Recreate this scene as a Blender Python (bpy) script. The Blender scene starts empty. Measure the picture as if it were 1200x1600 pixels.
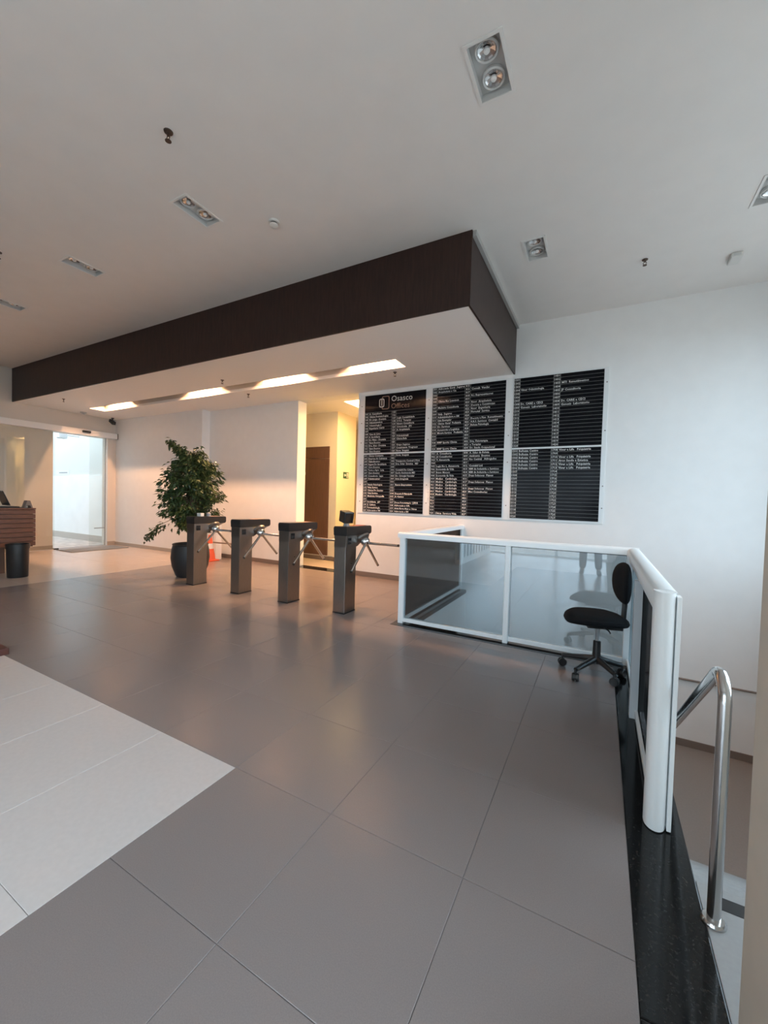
import bpy, bmesh, math, random
from mathutils import Vector, Matrix
random.seed(7)
C = bpy.context.scene.collection
SC = bpy.context.scene
PI = math.pi

# ------------------------------------------------------------------ camera
CAM_H = 1.38
cd = bpy.data.cameras.new('camera'); cam = bpy.data.objects.new('camera', cd); C.objects.link(cam)
cd.sensor_fit = 'VERTICAL'; cd.sensor_height = 36.0; cd.sensor_width = 27.0
cd.lens = 626.66 / 1600.0 * 36.0
cd.clip_start = 0.02; cd.clip_end = 200
yaw, pitch, roll = 0.49583, 0.02885, 0.02782
fw = Vector((-math.sin(yaw)*math.cos(pitch), math.cos(yaw)*math.cos(pitch), -math.sin(pitch)))
rt0 = Vector((math.cos(yaw), math.sin(yaw), 0)); up0 = rt0.cross(fw)
rt = math.cos(roll)*rt0 + math.sin(roll)*up0
up = -math.sin(roll)*rt0 + math.cos(roll)*up0
cam.matrix_world = Matrix(((rt.x, up.x, -fw.x, 0), (rt.y, up.y, -fw.y, 0), (rt.z, up.z, -fw.z, CAM_H), (0, 0, 0, 1)))
SC.camera = cam

# ------------------------------------------------------------------ world, exposure
SKY = 3.2
w = bpy.data.worlds.new('world'); SC.world = w; w.use_nodes = True
bg = w.node_tree.nodes['Background']
bg.inputs[0].default_value = (0.70, 0.86, 1.0, 1); bg.inputs[1].default_value = SKY
SC.view_settings.view_transform = 'Standard'; SC.view_settings.look = 'None'
SC.view_settings.gamma = 1; SC.view_settings.use_curve_mapping = False
SC.view_settings.exposure = 1.06
try:
    SC.cycles.max_bounces = 10; SC.cycles.diffuse_bounces = 6; SC.cycles.glossy_bounces = 5
    SC.cycles.transparent_max_bounces = 24; SC.cycles.sample_clamp_indirect = 8
    SC.cycles.caustics_reflective = False; SC.cycles.caustics_refractive = False
except Exception:
    pass

def portal(name, loc, rot, sx, sy):
    ld = bpy.data.lights.new(name, 'AREA'); ld.shape = 'RECTANGLE'; ld.size = sx; ld.size_y = sy
    ld.cycles.is_portal = True
    o = bpy.data.objects.new(name, ld); C.objects.link(o); o.location = loc; o.rotation_euler = rot
    return o
portal('window_light_stair', (2.32, 3.6, 2.15), (0, PI/2, 0), 2.7, 4.0)      # faces -x
portal('window_light_front', (-1.6, -3.3, 1.45), (PI/2, 0, 0), 3.6, 3.0)       # faces +y
portal('window_light_side', (0.46, -1.15, 1.85), (0, PI/2, 0), 3.5, 3.9)      # faces -x
portal('window_light_entry', (-11.55, 5.2, 1.4), (0, -PI/2, 0), 2.8, 1.2)     # faces +x

# ------------------------------------------------------------------ materials
M = {}
def mat(name, col, rough=0.5, metal=0.0, spec=0.5, noise=0, nscale=30, bump=0, emit=None, estr=0, coat=0, aniso=None):
    m = bpy.data.materials.new(name); m.use_nodes = True; M[name] = m
    nt = m.node_tree; b = nt.nodes['Principled BSDF']
    b.inputs['Base Color'].default_value = (*col, 1); b.inputs['Roughness'].default_value = rough
    b.inputs['Metallic'].default_value = metal; b.inputs['Specular IOR Level'].default_value = spec
    if coat: b.inputs['Coat Weight'].default_value = coat; b.inputs['Coat Roughness'].default_value = 0.1
    if emit: b.inputs['Emission Color'].default_value = (*emit, 1); b.inputs['Emission Strength'].default_value = estr
    if noise or bump:
        tc = nt.nodes.new('ShaderNodeTexCoord'); mp = nt.nodes.new('ShaderNodeMapping')
        if aniso: mp.inputs['Scale'].default_value = aniso
        n = nt.nodes.new('ShaderNodeTexNoise'); n.inputs['Scale'].default_value = nscale; n.inputs['Detail'].default_value = 6
        nt.links.new(tc.outputs['Object'], mp.inputs[0]); nt.links.new(mp.outputs[0], n.inputs['Vector'])
        if noise:
            cr = nt.nodes.new('ShaderNodeValToRGB'); cr.color_ramp.elements[0].position = 0.3; cr.color_ramp.elements[1].position = 0.7
            cr.color_ramp.elements[0].color = (*[c*(1-noise) for c in col], 1); cr.color_ramp.elements[1].color = (*[min(1, c*(1+noise)) for c in col], 1)
            nt.links.new(n.outputs['Fac'], cr.inputs[0]); nt.links.new(cr.outputs[0], b.inputs['Base Color'])
        if bump:
            bp = nt.nodes.new('ShaderNodeBump'); bp.inputs['Strength'].default_value = bump; bp.inputs['Distance'].default_value = 0.01
            nt.links.new(n.outputs['Fac'], bp.inputs['Height']); nt.links.new(bp.outputs[0], b.inputs['Normal'])
    return m
mat('wall_paint', (0.80, 0.80, 0.79), 0.6, noise=0.015, nscale=6)
mat('ceiling_paint', (0.80, 0.78, 0.755), 0.75, noise=0.015, nscale=4)
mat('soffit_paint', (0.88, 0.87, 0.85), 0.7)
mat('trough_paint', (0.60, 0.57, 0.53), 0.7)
mat('cream_paint', (0.78, 0.70, 0.56), 0.6)
mat('beige_paint', (0.66, 0.60, 0.53), 0.6)
mat('tan_paint', (0.62, 0.54, 0.45), 0.6, noise=0.03, nscale=10)
mat('dark_tile', (0.240, 0.202, 0.190), 0.26, noise=0.07, nscale=260, bump=0.01, spec=0.4)
mat('light_tile', (0.62, 0.56, 0.53), 0.32, noise=0.03, nscale=40)
mat('pink_tile', (0.52, 0.44, 0.38), 0.24, noise=0.03, nscale=40)
mat('grout', (0.175, 0.157, 0.15), 0.6)
mat('grout_light', (0.34, 0.30, 0.28), 0.8)
mat('stair_tile', (0.34, 0.335, 0.33), 0.5, noise=0.04, nscale=60)
mat('landing_tile', (0.21, 0.185, 0.17), 0.5, noise=0.05, nscale=60)
mat('brown_base', (0.20, 0.155, 0.13), 0.4)
mat('beige_base', (0.40, 0.34, 0.28), 0.4)
mat('fascia_wood', (0.030, 0.0135, 0.010), 0.42, noise=0.35, nscale=9, aniso=(6, 6, 0.6), spec=0.36)
mat('desk_wood', (0.17, 0.068, 0.038), 0.45, noise=0.25, nscale=8, aniso=(1, 1, 14))
mat('desk_dark', (0.10, 0.06, 0.045), 0.6)
mat('red_wood', (0.10, 0.03, 0.02), 0.45, noise=0.2, nscale=10)
mat('brown_door', (0.115, 0.056, 0.036), 0.5, noise=0.12, nscale=8, aniso=(8, 8, 0.6))
mat('white_alu', (0.88, 0.90, 0.90), 0.32, spec=0.5)
mat('grey_alu', (0.50, 0.52, 0.53), 0.4)
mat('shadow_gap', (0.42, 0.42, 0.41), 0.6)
mat('steel', (0.30, 0.285, 0.27), 0.36, metal=1.0, noise=0.12, nscale=12, aniso=(40, 40, 1))
mat('chrome', (0.58, 0.57, 0.56), 0.17, metal=1.0)
mat('black_plastic', (0.018, 0.017, 0.017), 0.35)
mat('black_gloss', (0.010, 0.010, 0.012), 0.12)
mat('black_fabric', (0.007, 0.0075, 0.009), 0.85, spec=0.2, bump=0.2, nscale=300)
mat('grey_plastic', (0.30, 0.30, 0.30), 0.5)
mat('light_plastic', (0.70, 0.69, 0.66), 0.45)
mat('sign_black', (0.008, 0.008, 0.010), 0.12, spec=0.05)
mat('sign_line', (0.34, 0.34, 0.33), 0.4)
mat('print_white', (0.78, 0.78, 0.76), 0.5)
mat('print_silver', (0.60, 0.60, 0.58), 0.4)
mat('print_bronze', (0.24, 0.15, 0.11), 0.45)
mat('red_label', (0.35, 0.05, 0.045), 0.4)
mat('peach_label', (0.55, 0.34, 0.26), 0.4)
mat('acrylic', (0.76, 0.78, 0.78), 0.25)
mat('lamp_warm', (1, 0.8, 0.6), 0.5, emit=(1.0, 0.53, 0.28), estr=1150)
mat('lamp_hall', (1, 0.8, 0.5), 0.5, emit=(1.0, 0.66, 0.28), estr=26)
mat('reflector', (0.72, 0.72, 0.72), 0.22, metal=1.0)
mat('fixture_grey', (0.58, 0.58, 0.57), 0.5)
mat('fixture_white', (0.78, 0.77, 0.75), 0.5)
mat('bulb_glass', (0.80, 0.80, 0.80), 0.15)
mat('bronze', (0.11, 0.075, 0.06), 0.4, metal=0.6)
mat('pot_plastic', (0.028, 0.027, 0.028), 0.5)
mat('soil', (0.03, 0.022, 0.016), 0.95)
mat('bark', (0.10, 0.07, 0.045), 0.85, noise=0.3, nscale=30)
mat('orange_plastic', (0.80, 0.13, 0.05), 0.5)
mat('cone_white', (0.78, 0.75, 0.72), 0.4)
mat('mat_grey', (0.20, 0.19, 0.18), 0.95, noise=0.2, nscale=120, bump=0.3)
mat('green_sign', (0.02, 0.09, 0.035), 0.4)
mat('paving', (0.42, 0.37, 0.33), 0.85, noise=0.25, nscale=5)
mat('outdoor_white', (0.88, 0.88, 0.87), 0.7, noise=0.03, nscale=2)
mat('outdoor_grey', (0.72, 0.72, 0.70), 0.7)
mat('outdoor_base', (0.52, 0.47, 0.42), 0.7)
mat('screen_black', (0.012, 0.012, 0.014), 0.25)
mat('skin', (0.52, 0.32, 0.23), 0.5)
mat('denim', (0.05, 0.065, 0.10), 0.85)
mat('shirt', (0.16, 0.17, 0.19), 0.85)
mat('shoe_leather', (0.04, 0.03, 0.025), 0.5)
mat('hair', (0.02, 0.014, 0.01), 0.6)

def granite():
    m = bpy.data.materials.new('granite'); m.use_nodes = True; M['granite'] = m
    nt = m.node_tree; b = nt.nodes['Principled BSDF']; b.inputs['Roughness'].default_value = 0.10; b.inputs['Specular IOR Level'].default_value = 0.3
    tc = nt.nodes.new('ShaderNodeTexCoord'); n = nt.nodes.new('ShaderNodeTexNoise'); n.inputs['Scale'].default_value = 75; n.inputs['Detail'].default_value = 8; n.inputs['Roughness'].default_value = 0.7
    cr = nt.nodes.new('ShaderNodeValToRGB'); cr.color_ramp.elements[0].position = 0.55; cr.color_ramp.elements[0].color = (0.009, 0.009, 0.009, 1)
    cr.color_ramp.elements[1].position = 0.80; cr.color_ramp.elements[1].color = (0.06, 0.052, 0.045, 1)
    nt.links.new(tc.outputs['Object'], n.inputs['Vector']); nt.links.new(n.outputs['Fac'], cr.inputs[0]); nt.links.new(cr.outputs[0], b.inputs['Base Color'])
granite()
def glass(name, tint, fac):
    m = bpy.data.materials.new(name); m.use_nodes = True; M[name] = m
    nt = m.node_tree; nt.nodes.clear()
    o = nt.nodes.new('ShaderNodeOutputMaterial'); mx = nt.nodes.new('ShaderNodeMixShader')
    t = nt.nodes.new('ShaderNodeBsdfTransparent'); t.inputs[0].default_value = (*tint, 1)
    g = nt.nodes.new('ShaderNodeBsdfGlossy'); g.inputs[0].default_value = (0.92, 0.97, 1.0, 1); g.inputs['Roughness'].default_value = 0.015
    mx.inputs[0].default_value = fac
    nt.links.new(t.outputs[0], mx.inputs[1]); nt.links.new(g.outputs[0], mx.inputs[2]); nt.links.new(mx.outputs[0], o.inputs[0])
glass('mirror_glass', (0.60, 0.66, 0.69), 0.13)
glass('smoked_glass', (0.26, 0.26, 0.265), 0.02)
glass('clear_glass', (0.95, 0.96, 0.945), 0.05)
glass('window_glass', (0.97, 0.98, 0.98), 0.03)
def leafmat():
    m = bpy.data.materials.new('leaf'); m.use_nodes = True; M['leaf'] = m
    nt = m.node_tree; b = nt.nodes['Principled BSDF']; b.inputs['Roughness'].default_value = 0.4
    gi = nt.nodes.new('ShaderNodeNewGeometry'); cr = nt.nodes.new('ShaderNodeValToRGB')
    cr.color_ramp.elements[0].color = (0.018, 0.040, 0.014, 1); cr.color_ramp.elements[1].color = (0.085, 0.12, 0.035, 1)
    nt.links.new(gi.outputs['Random Per Island'], cr.inputs[0]); nt.links.new(cr.outputs[0], b.inputs['Base Color'])
leafmat()

# ------------------------------------------------------------------ helpers
def obj(name, me, material, parent=None, smooth=False, loc=None):
    if isinstance(me, bmesh.types.BMesh):
        bm = me; me = bpy.data.meshes.new(name)
        bmesh.ops.recalc_face_normals(bm, faces=bm.faces)
        bm.to_mesh(me); bm.free()
        if smooth:
            for p in me.polygons: p.use_smooth = True
            try: me.set_sharp_from_angle(angle=math.radians(38))
            except Exception: pass
    if material and not me.materials: me.materials.append(M[material])
    o = bpy.data.objects.new(name, me); C.objects.link(o)
    if parent: o.parent = parent
    if loc: o.location = loc
    return o
def tag(o, label, cat, group=None):
    o['label'] = label; o['category'] = cat
    if group: o['group'] = group
    return o
def thing(name, loc, label, cat, group=None, rotz=0):
    o = bpy.data.objects.new(name, None); C.objects.link(o); o.location = loc; o.rotation_euler = (0, 0, rotz)
    o.empty_display_size = 0.1
    return tag(o, label, cat, group)
def struct(o):
    o['kind'] = 'structure'; return o
def B(): return bmesh.new()
def box(bm, x0, x1, y0, y1, z0, z1, bev=0.0, seg=2, mtx=None):
    t = bmesh.new()
    v = [t.verts.new((x, y, z)) for x in (x0, x1) for y in (y0, y1) for z in (z0, z1)]
    for f in ((0,1,3,2),(4,6,7,5),(0,4,5,1),(2,3,7,6),(0,2,6,4),(1,5,7,3)): t.faces.new([v[i] for i in f])
    if bev: bmesh.ops.bevel(t, geom=t.edges[:], offset=bev, segments=seg, affect='EDGES', profile=0.6)
    if mtx: bmesh.ops.transform(t, matrix=mtx, verts=t.verts)
    join(bm, t); return bm
def join(bm, t):
    vm = {v: bm.verts.new(v.co) for v in t.verts}
    for f in t.faces:
        try: bm.faces.new([vm[v] for v in f.verts])
        except ValueError: pass
    t.free()
def lathe(bm, prof, seg=24, center=(0,0,0), mtx=None):
    t = bmesh.new(); rings = []
    for r, z in prof:
        if r < 1e-6: rings.append([t.verts.new((0, 0, z))])
        else: rings.append([t.verts.new((r*math.cos(2*PI*i/seg), r*math.sin(2*PI*i/seg), z)) for i in range(seg)])
    for a, b in zip(rings, rings[1:]):
        for i in range(seg):
            j = (i+1) % seg
            if len(a) == 1 and len(b) == 1: continue
            if len(a) == 1: t.faces.new((a[0], b[i], b[j]))
            elif len(b) == 1: t.faces.new((a[i], a[j], b[0]))
            else: t.faces.new((a[i], a[j], b[j], b[i]))
    if mtx: bmesh.ops.transform(t, matrix=mtx, verts=t.verts)
    bmesh.ops.translate(t, vec=center, verts=t.verts)
    join(bm, t); return bm
def tube(bm, pts, r, seg=12, caps=True, radii=None):
    pts = [Vector(p) for p in pts]; t = bmesh.new(); rings = []; prev = None
    for i, p in enumerate(pts):
        d = (pts[min(i+1, len(pts)-1)] - pts[max(i-1, 0)]).normalized()
        if prev is None: n = d.orthogonal().normalized()
        else:
            n = prev - d*prev.dot(d)
            n = n.normalized() if n.length > 1e-6 else d.orthogonal().normalized()
        prev = n; bn = d.cross(n); rr = radii[i] if radii else r
        rings.append([t.verts.new(p + rr*(math.cos(2*PI*k/seg)*n + math.sin(2*PI*k/seg)*bn)) for k in range(seg)])
    for a, b in zip(rings, rings[1:]):
        for k in range(seg): t.faces.new((a[k], a[(k+1)%seg], b[(k+1)%seg], b[k]))
    if caps: t.faces.new(rings[0][::-1]); t.faces.new(rings[-1])
    join(bm, t); return bm
def prism(bm, poly, axis, a, b, bev=0):
    """poly: 2D points; extruded along axis ('x','y','z') from a to b"""
    t = bmesh.new()
    def P(u, v, s): return {'x': (s, u, v), 'y': (u, s, v), 'z': (u, v, s)}[axis]
    r0 = [t.verts.new(P(u, v, a)) for u, v in poly]; r1 = [t.verts.new(P(u, v, b)) for u, v in poly]
    n = len(poly)
    for i in range(n): t.faces.new((r0[i], r0[(i+1)%n], r1[(i+1)%n], r1[i]))
    t.faces.new(r0[::-1]); t.faces.new(r1)
    if bev: bmesh.ops.bevel(t, geom=t.edges[:], offset=bev, segments=2, affect='EDGES')
    join(bm, t); return bm
def slab(bm, axis, u0, u1, v0, v1, s0, s1, holes=()):
    """thick sheet with rectangular through holes; axis is the thickness axis"""
    us = sorted({u0, u1, *[min(max(h[i], u0), u1) for h in holes for i in (0, 1)]})
    vs = sorted({v0, v1, *[min(max(h[i], v0), v1) for h in holes for i in (2, 3)]})
    def P(u, v, s): return {'x': (s, u, v), 'y': (u, s, v), 'z': (u, v, s)}[axis]
    def solid(i, j):
        if i < 0 or j < 0 or i >= len(us)-1 or j >= len(vs)-1: return False
        cu, cv = (us[i]+us[i+1])/2, (vs[j]+vs[j+1])/2
        return not any(h[0] < cu < h[1] and h[2] < cv < h[3] for h in holes)
    t = bmesh.new(); cache = {}
    def V(i, j, s):
        k = (i, j, s)
        if k not in cache: cache[k] = t.verts.new(P(us[i], vs[j], s))
        return cache[k]
    for i in range(len(us)-1):
        for j in range(len(vs)-1):
            if not solid(i, j): continue
            for s in (s0, s1): t.faces.new((V(i,j,s), V(i+1,j,s), V(i+1,j+1,s), V(i,j+1,s)))
            for di, dj, e in ((-1,0,((i,j),(i,j+1))), (1,0,((i+1,j),(i+1,j+1))), (0,-1,((i,j),(i+1,j))), (0,1,((i,j+1),(i+1,j+1)))):
                if not solid(i+di, j+dj):
                    (a, b), (c, d) = e
                    t.faces.new((V(a,b,s0), V(c,d,s0), V(c,d,s1), V(a,b,s1)))
    join(bm, t); return bm
def copy_tree(o, parent=None):
    c = o.copy(); C.objects.link(c); c.parent = parent
    for ch in list(o.children): copy_tree(ch, c)
    return c
def text_mesh(items, name):
    """items: (string, x, z, size, align) lettering on the XZ plane facing -y; one mesh"""
    bm = bmesh.new(); dg = None
    for s, x, z, size, al in items:
        if not s: continue
        cu = bpy.data.curves.new('t', 'FONT'); cu.body = s; cu.size = size; cu.align_x = al; cu.align_y = 'CENTER'
        cu.resolution_u = 2 if size > 0.1 else 1; cu.offset = 0.0 if size > 0.1 else size*0.015
        o = bpy.data.objects.new('t', cu); C.objects.link(o)
        bpy.context.view_layer.update(); dg = bpy.context.evaluated_depsgraph_get()
        me = o.evaluated_get(dg).to_mesh()
        t = bmesh.new(); t.from_mesh(me); o.evaluated_get(dg).to_mesh_clear()
        for v in t.verts: v.co = Vector((x + v.co.x, 0, z + v.co.y))
        join(bm, t)
        bpy.data.objects.remove(o); bpy.data.curves.remove(cu)
    return bm

# ------------------------------------------------------------------ key dimensions (metres)
YB, YBL = 6.20, 6.00          # back wall; its left stretch stands 0.2 m proud
XL, XR = -11.40, 2.25         # left wall, stairwell window wall
YF = -3.2                     # glazed front behind the viewer
ZC, ZS = 4.03, 3.31           # ceiling, lowered ceiling
GX0, GX1 = 0.145, 0.36        # granite strip beside the stair
ZL = -1.60                    # stair landing

# ------------------------------------------------------------------ floor
def tiles(parent, x0, x1, y0, y1, ox, oy, px, py, material, gap=0.0016):
    cache = {}
    i0, i1 = math.floor((x0-ox)/px), math.ceil((x1-ox)/px)
    j0, j1 = math.floor((y0-oy)/py), math.ceil((y1-oy)/py)
    for i in range(i0, i1):
        for j in range(j0, j1):
            a, b = max(x0, ox+i*px), min(x1, ox+(i+1)*px); c, d = max(y0, oy+j*py), min(y1, oy+(j+1)*py)
            if b-a < 0.03 or d-c < 0.03: continue
            k = (round(b-a, 4), round(d-c, 4))
            if k not in cache:
                bm = B(); hx, hy, g, e = k[0]/2, k[1]/2, gap/2, 0.0014
                lo = [bm.verts.new((sx*(hx-g), sy*(hy-g), -0.012)) for sx, sy in ((-1,-1),(1,-1),(1,1),(-1,1))]
                mi = [bm.verts.new((sx*(hx-g), sy*(hy-g), -e)) for sx, sy in ((-1,-1),(1,-1),(1,1),(-1,1))]
                hi = [bm.verts.new((sx*(hx-g-e), sy*(hy-g-e), 0)) for sx, sy in ((-1,-1),(1,-1),(1,1),(-1,1))]
                for r, s in ((lo, mi), (mi, hi)):
                    for n in range(4): bm.faces.new((r[n], r[(n+1)%4], s[(n+1)%4], s[n]))
                bm.faces.new(hi)
                o = obj('tile', bm, material, parent); cache[k] = o.data
            else: o = obj('tile', cache[k], None, parent)
            o.location = ((a+b)/2, (c+d)/2, 0)
bm = B(); box(bm, XL-0.2, -2.03, YF, YB+2.2, -0.30, -0.003); box(bm, -2.03, GX0, YF, 3.96, -0.30, -0.003)
floor = struct(obj('floor', bm, 'grout'))
WX, WY = -1.586, 1.42
tiles(floor, -7.40, -2.181, WY, YB, WX, WY, 0.595, 0.595, 'dark_tile')
tiles(floor, -2.181, -2.03, 3.96, YB, WX, WY, 0.595, 0.595, 'dark_tile')
tiles(floor, -2.181, GX0, WY, 3.96, WX, WY, 0.595, 0.595, 'dark_tile')
tiles(floor, WX, GX0, -0.96, WY, WX, WY, 0.595, 0.595, 'dark_tile')
bm = B(); box(bm, XL, -7.405, -1.0, YBL, -0.0029, -0.0025); box(bm, -7.405, WX, -1.0, WY, -0.0029, -0.0025)
floor2 = struct(obj('floor', bm, 'grout_light'))
tiles(floor2, -7.40, WX, -1.1, WY, WX, WY, 0.61, 0.84, 'light_tile')
tiles(floor2, XL, -7.40, -1.1, YBL, -7.40, YBL, 0.61, 0.84, 'pink_tile')
bm = B(); box(bm, XL, WX, YF, -1.1, -0.0115, 0.0); box(bm, WX, GX0, YF, -0.96, -0.0115, 0.0)
struct(obj('floor', bm, 'light_tile'))
# hall floor beyond the opening and its dark threshold
bm = B(); box(bm, -6.9, -3.2, YB+0.27, 9.6, -0.0115, 0.0)
struct(obj('floor', bm, 'pink_tile'))
bm = B(); box(bm, -5.345, -3.935, YB, YB+0.27, -0.0115, 0.002, 0.001)
struct(obj('trim_1', bm, 'granite'))

# granite border round the stairwell
bm = B(); box(bm, GX0, GX1, 1.27, 4.20, -0.05, 0.001, 0.004)
struct(obj('trim_2', bm, 'granite'))
bm = B(); box(bm, -2.03, GX0-0.001, 3.962, 4.20, -0.05, 0.001, 0.004); box(bm, -2.03, -1.83, 4.20, YB, -0.05, 0.001, 0.004)
struct(obj('trim_3', bm, 'granite'))
bm = B(); box(bm, GX0, GX1, YF, 1.268, -0.05, 0.001, 0.004)
struct(obj('trim_4', bm, 'granite'))

# ------------------------------------------------------------------ stair
stair = struct(obj('floor', box(B(), GX1+0.001, XR, 1.331, 1.85, -0.178, 0.0, 0.004), 'stair_tile'))
stair.name = 'floor_stair'
NR = 9; RH = -ZL/NR; TD = 0.262
for i in range(1, NR):
    y0 = 1.85 + (i-1)*TD
    obj('step', box(B(), GX1+0.001, XR, y0, y0+TD+0.01, -RH*(i+1), -RH*i, 0.004), 'stair_tile', stair)
obj('anti_slip_strip', box(B(), GX1+0.05, XR-0.1, 1.755, 1.81, 0.0, 0.0015), 'black_plastic', stair)
for i in range(1, NR):
    y0 = 1.85 + (i-1)*TD
    obj('anti_slip_strip', box(B(), GX1+0.10, XR-0.1, y0+0.03, y0+0.08, -RH*i, -RH*i+0.0015), 'black_plastic', stair)
struct(obj('floor_landing', box(B(), -2.0, XR, 1.85+(NR-1)*TD, YB, ZL-0.2, ZL), 'landing_tile'))
# side wall under the granite, slab edges of the well
struct(obj('wall_stair_side', box(B(), GX0, GX1, 1.27, 4.20, ZL, -0.05), 'wall_paint'))
struct(obj('wall_well_front', box(B(), -2.03, GX0-0.001, 3.962, 4.20, ZL, -0.05), 'wall_paint'))
struct(obj('wall_well_left', box(B(), -2.03, -1.83, 4.201, YB, ZL, -0.05), 'wall_paint'))

# ------------------------------------------------------------------ walls
HX0, HX1 = -5.345, -3.935     # hall opening
bm = B(); slab(bm, 'y', -7.95, XR, ZL, ZC, YB, YB+0.25, holes=[(HX0, HX1, -0.02, ZS-0.001)])
struct(obj('wall_back', bm, 'wall_paint'))
bm = B(); box(bm, XL-0.25, -7.9501, YBL, YB+0.25, -0.3, ZC)
struct(obj('wall_back_left', bm, 'wall_paint'))
# left wall with the entrance opening
DY0, DY1, DZ = 4.61, 5.80, 2.80
bm = B(); slab(bm, 'x', YF, YBL, -0.02, ZC, XL-0.25, XL, holes=[(DY0, DY1, -0.03, DZ)])
struct(obj('wall_left', bm, 'beige_paint'))
# right: tan wall beside the viewer, and the stairwell window wall
bm = B(); slab(bm, 'x', YF-0.25, 1.03, -0.30, ZC, GX1+0.002, GX1+0.252, holes=[(-3.0, 0.75, 0.10, 3.6)]); box(bm, GX1+0.002, XR+0.25, 1.0301, 1.33, ZL, ZC)
struct(obj('wall_right', bm, 'tan_paint'))
bm = B(); slab(bm, 'x', 1.331, YB+0.25, ZL, ZC, XR+0.001, XR+0.25, holes=[(1.6, 5.6, 0.80, 3.5)])
struct(obj('wall_stair_window', bm, 'wall_paint'))
bm = B(); slab(bm, 'y', XL-0.25, GX1, -0.02, ZC, YF-0.25, YF, holes=[(-3.4, 0.2, 0.02, 2.9)])
struct(obj('wall_front', bm, 'wall_paint'))
def window(name, axis, u0, u1, v0, v1, s, nu, nv):
    e = bpy.data.objects.new(name, None); C.objects.link(e); struct(e)
    fr = 0.06
    us = [u0+(u1-u0)*i/nu for i in range(nu+1)]; vs = [v0+(v1-v0)*i/nv for i in range(nv+1)]
    holes = [(us[i]+fr/2, us[i+1]-fr/2, vs[j]+fr/2, vs[j+1]-fr/2) for i in range(nu) for j in range(nv)]
    obj('window_frame', slab(B(), axis, u0, u1, v0, v1, s-0.03, s+0.03, holes), 'white_alu', e)
    for h in holes: obj('pane', slab(B(), axis, h[0], h[1], h[2], h[3], s-0.003, s+0.003), 'window_glass', e)
window('window_1', 'x', 1.6, 5.6, 0.80, 3.5, XR+0.15, 4, 2)
window('window_3', 'x', -3.0, 0.75, 0.10, 3.6, GX1+0.15, 4, 2)
window('window_2', 'y', -3.4, 0.2, 0.02, 2.9, YF-0.12, 3, 1)

# baseboards
def bb(name, x0, x1, y0, y1, z0, z1, m): return struct(obj(name, box(B(), x0, x1, y0, y1, z0, z1, 0.002), m))
bb('baseboard_back', HX1, -2.031, YB-0.012, YB, 0.0, 0.085, 'brown_base')
bb('baseboard_back_middle', -7.949, HX0, YB-0.012, YB, 0.0, 0.085, 'brown_base')
bb('baseboard_back_left', XL, -7.94, YBL-0.012, YBL, 0.0, 0.085, 'beige_base')
bb('baseboard_left', XL, XL+0.012, YF, DY0, 0.0, 0.10, 'beige_base')
bb('baseboard_left_far', XL, XL+0.012, DY1, YBL-0.013, 0.0, 0.10, 'beige_base')
bb('baseboard_stair', -1.82, XR, YB-0.012, YB, ZL, ZL+0.09, 'brown_base')
tag(obj('cable_conduit', tube(B(), [(-1.8, YB-0.012, -0.755), (XR, YB-0.012, -0.755)], 0.012, 10), 'brown_base', None, True),
    'thin dark conduit running level along the stairwell wall', 'conduit')

# ------------------------------------------------------------------ ceilings
LIGHTS = [(-0.70, 2.50), (-0.70, 4.45), (1.15, 4.45), (-3.43, 2.50), (-5.47, 2.50), (-7.55, 2.50), (-9.6, 2.50)]
LW, LD = 0.115, 0.20
holes = [(x-LW+0.018, x+LW-0.018, y-LD+0.018, y+LD-0.018) for x, y in LIGHTS]
bm = B(); slab(bm, 'z', XL-0.25, XR+0.25, YF-0.25, YB+0.25, ZC, ZC+0.2, holes)
struct(obj('ceiling', bm, 'ceiling_paint'))
FY, FX = 3.86, -1.20          # fascia planes
TR = (-10.45, -2.55, 4.92, 5.25)
bm = B(); slab(bm, 'z', XL, FX-0.021, FY+0.021, YB, ZS, ZS+0.05, holes=[TR])
slab(bm, 'z', -7.0, -3.0, YB+0.001, 9.7, ZS, ZS+0.05, holes=[(-4.55, -3.6, 6.62, 7.30)])
struct(obj('ceiling_lower', bm, 'soffit_paint'))
# the light trough above the slot
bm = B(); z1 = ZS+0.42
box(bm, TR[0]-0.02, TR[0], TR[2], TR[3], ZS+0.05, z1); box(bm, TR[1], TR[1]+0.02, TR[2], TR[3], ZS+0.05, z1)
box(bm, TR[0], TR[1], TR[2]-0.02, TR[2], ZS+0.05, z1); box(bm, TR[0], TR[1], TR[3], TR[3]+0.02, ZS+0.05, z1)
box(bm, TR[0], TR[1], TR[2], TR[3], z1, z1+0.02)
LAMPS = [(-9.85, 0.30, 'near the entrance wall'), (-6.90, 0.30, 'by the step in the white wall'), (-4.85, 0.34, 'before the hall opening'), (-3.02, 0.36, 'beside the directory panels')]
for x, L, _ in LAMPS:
    for q in (-0.50, 0.46): box(bm, x+q, x+q+0.01, TR[2], TR[3], ZS+0.13, z1)  # baffles added beside each lamp to break the slot's glow into patches
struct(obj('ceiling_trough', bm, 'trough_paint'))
struct(obj('trim_5', box(B(), XL, FX, FY, FY+0.02, ZS-0.004, ZC-0.001), 'fascia_wood'))
struct(obj('trim_6', box(B(), FX-0.02, FX, FY+0.0201, YB, ZS-0.004, ZC-0.06), 'fascia_wood'))
struct(obj('trim_7', box(B(), FX-0.016, FX+0.035, FY+0.0201, YB, ZC-0.055, ZC-0.001), 'shadow_gap'))

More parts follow.
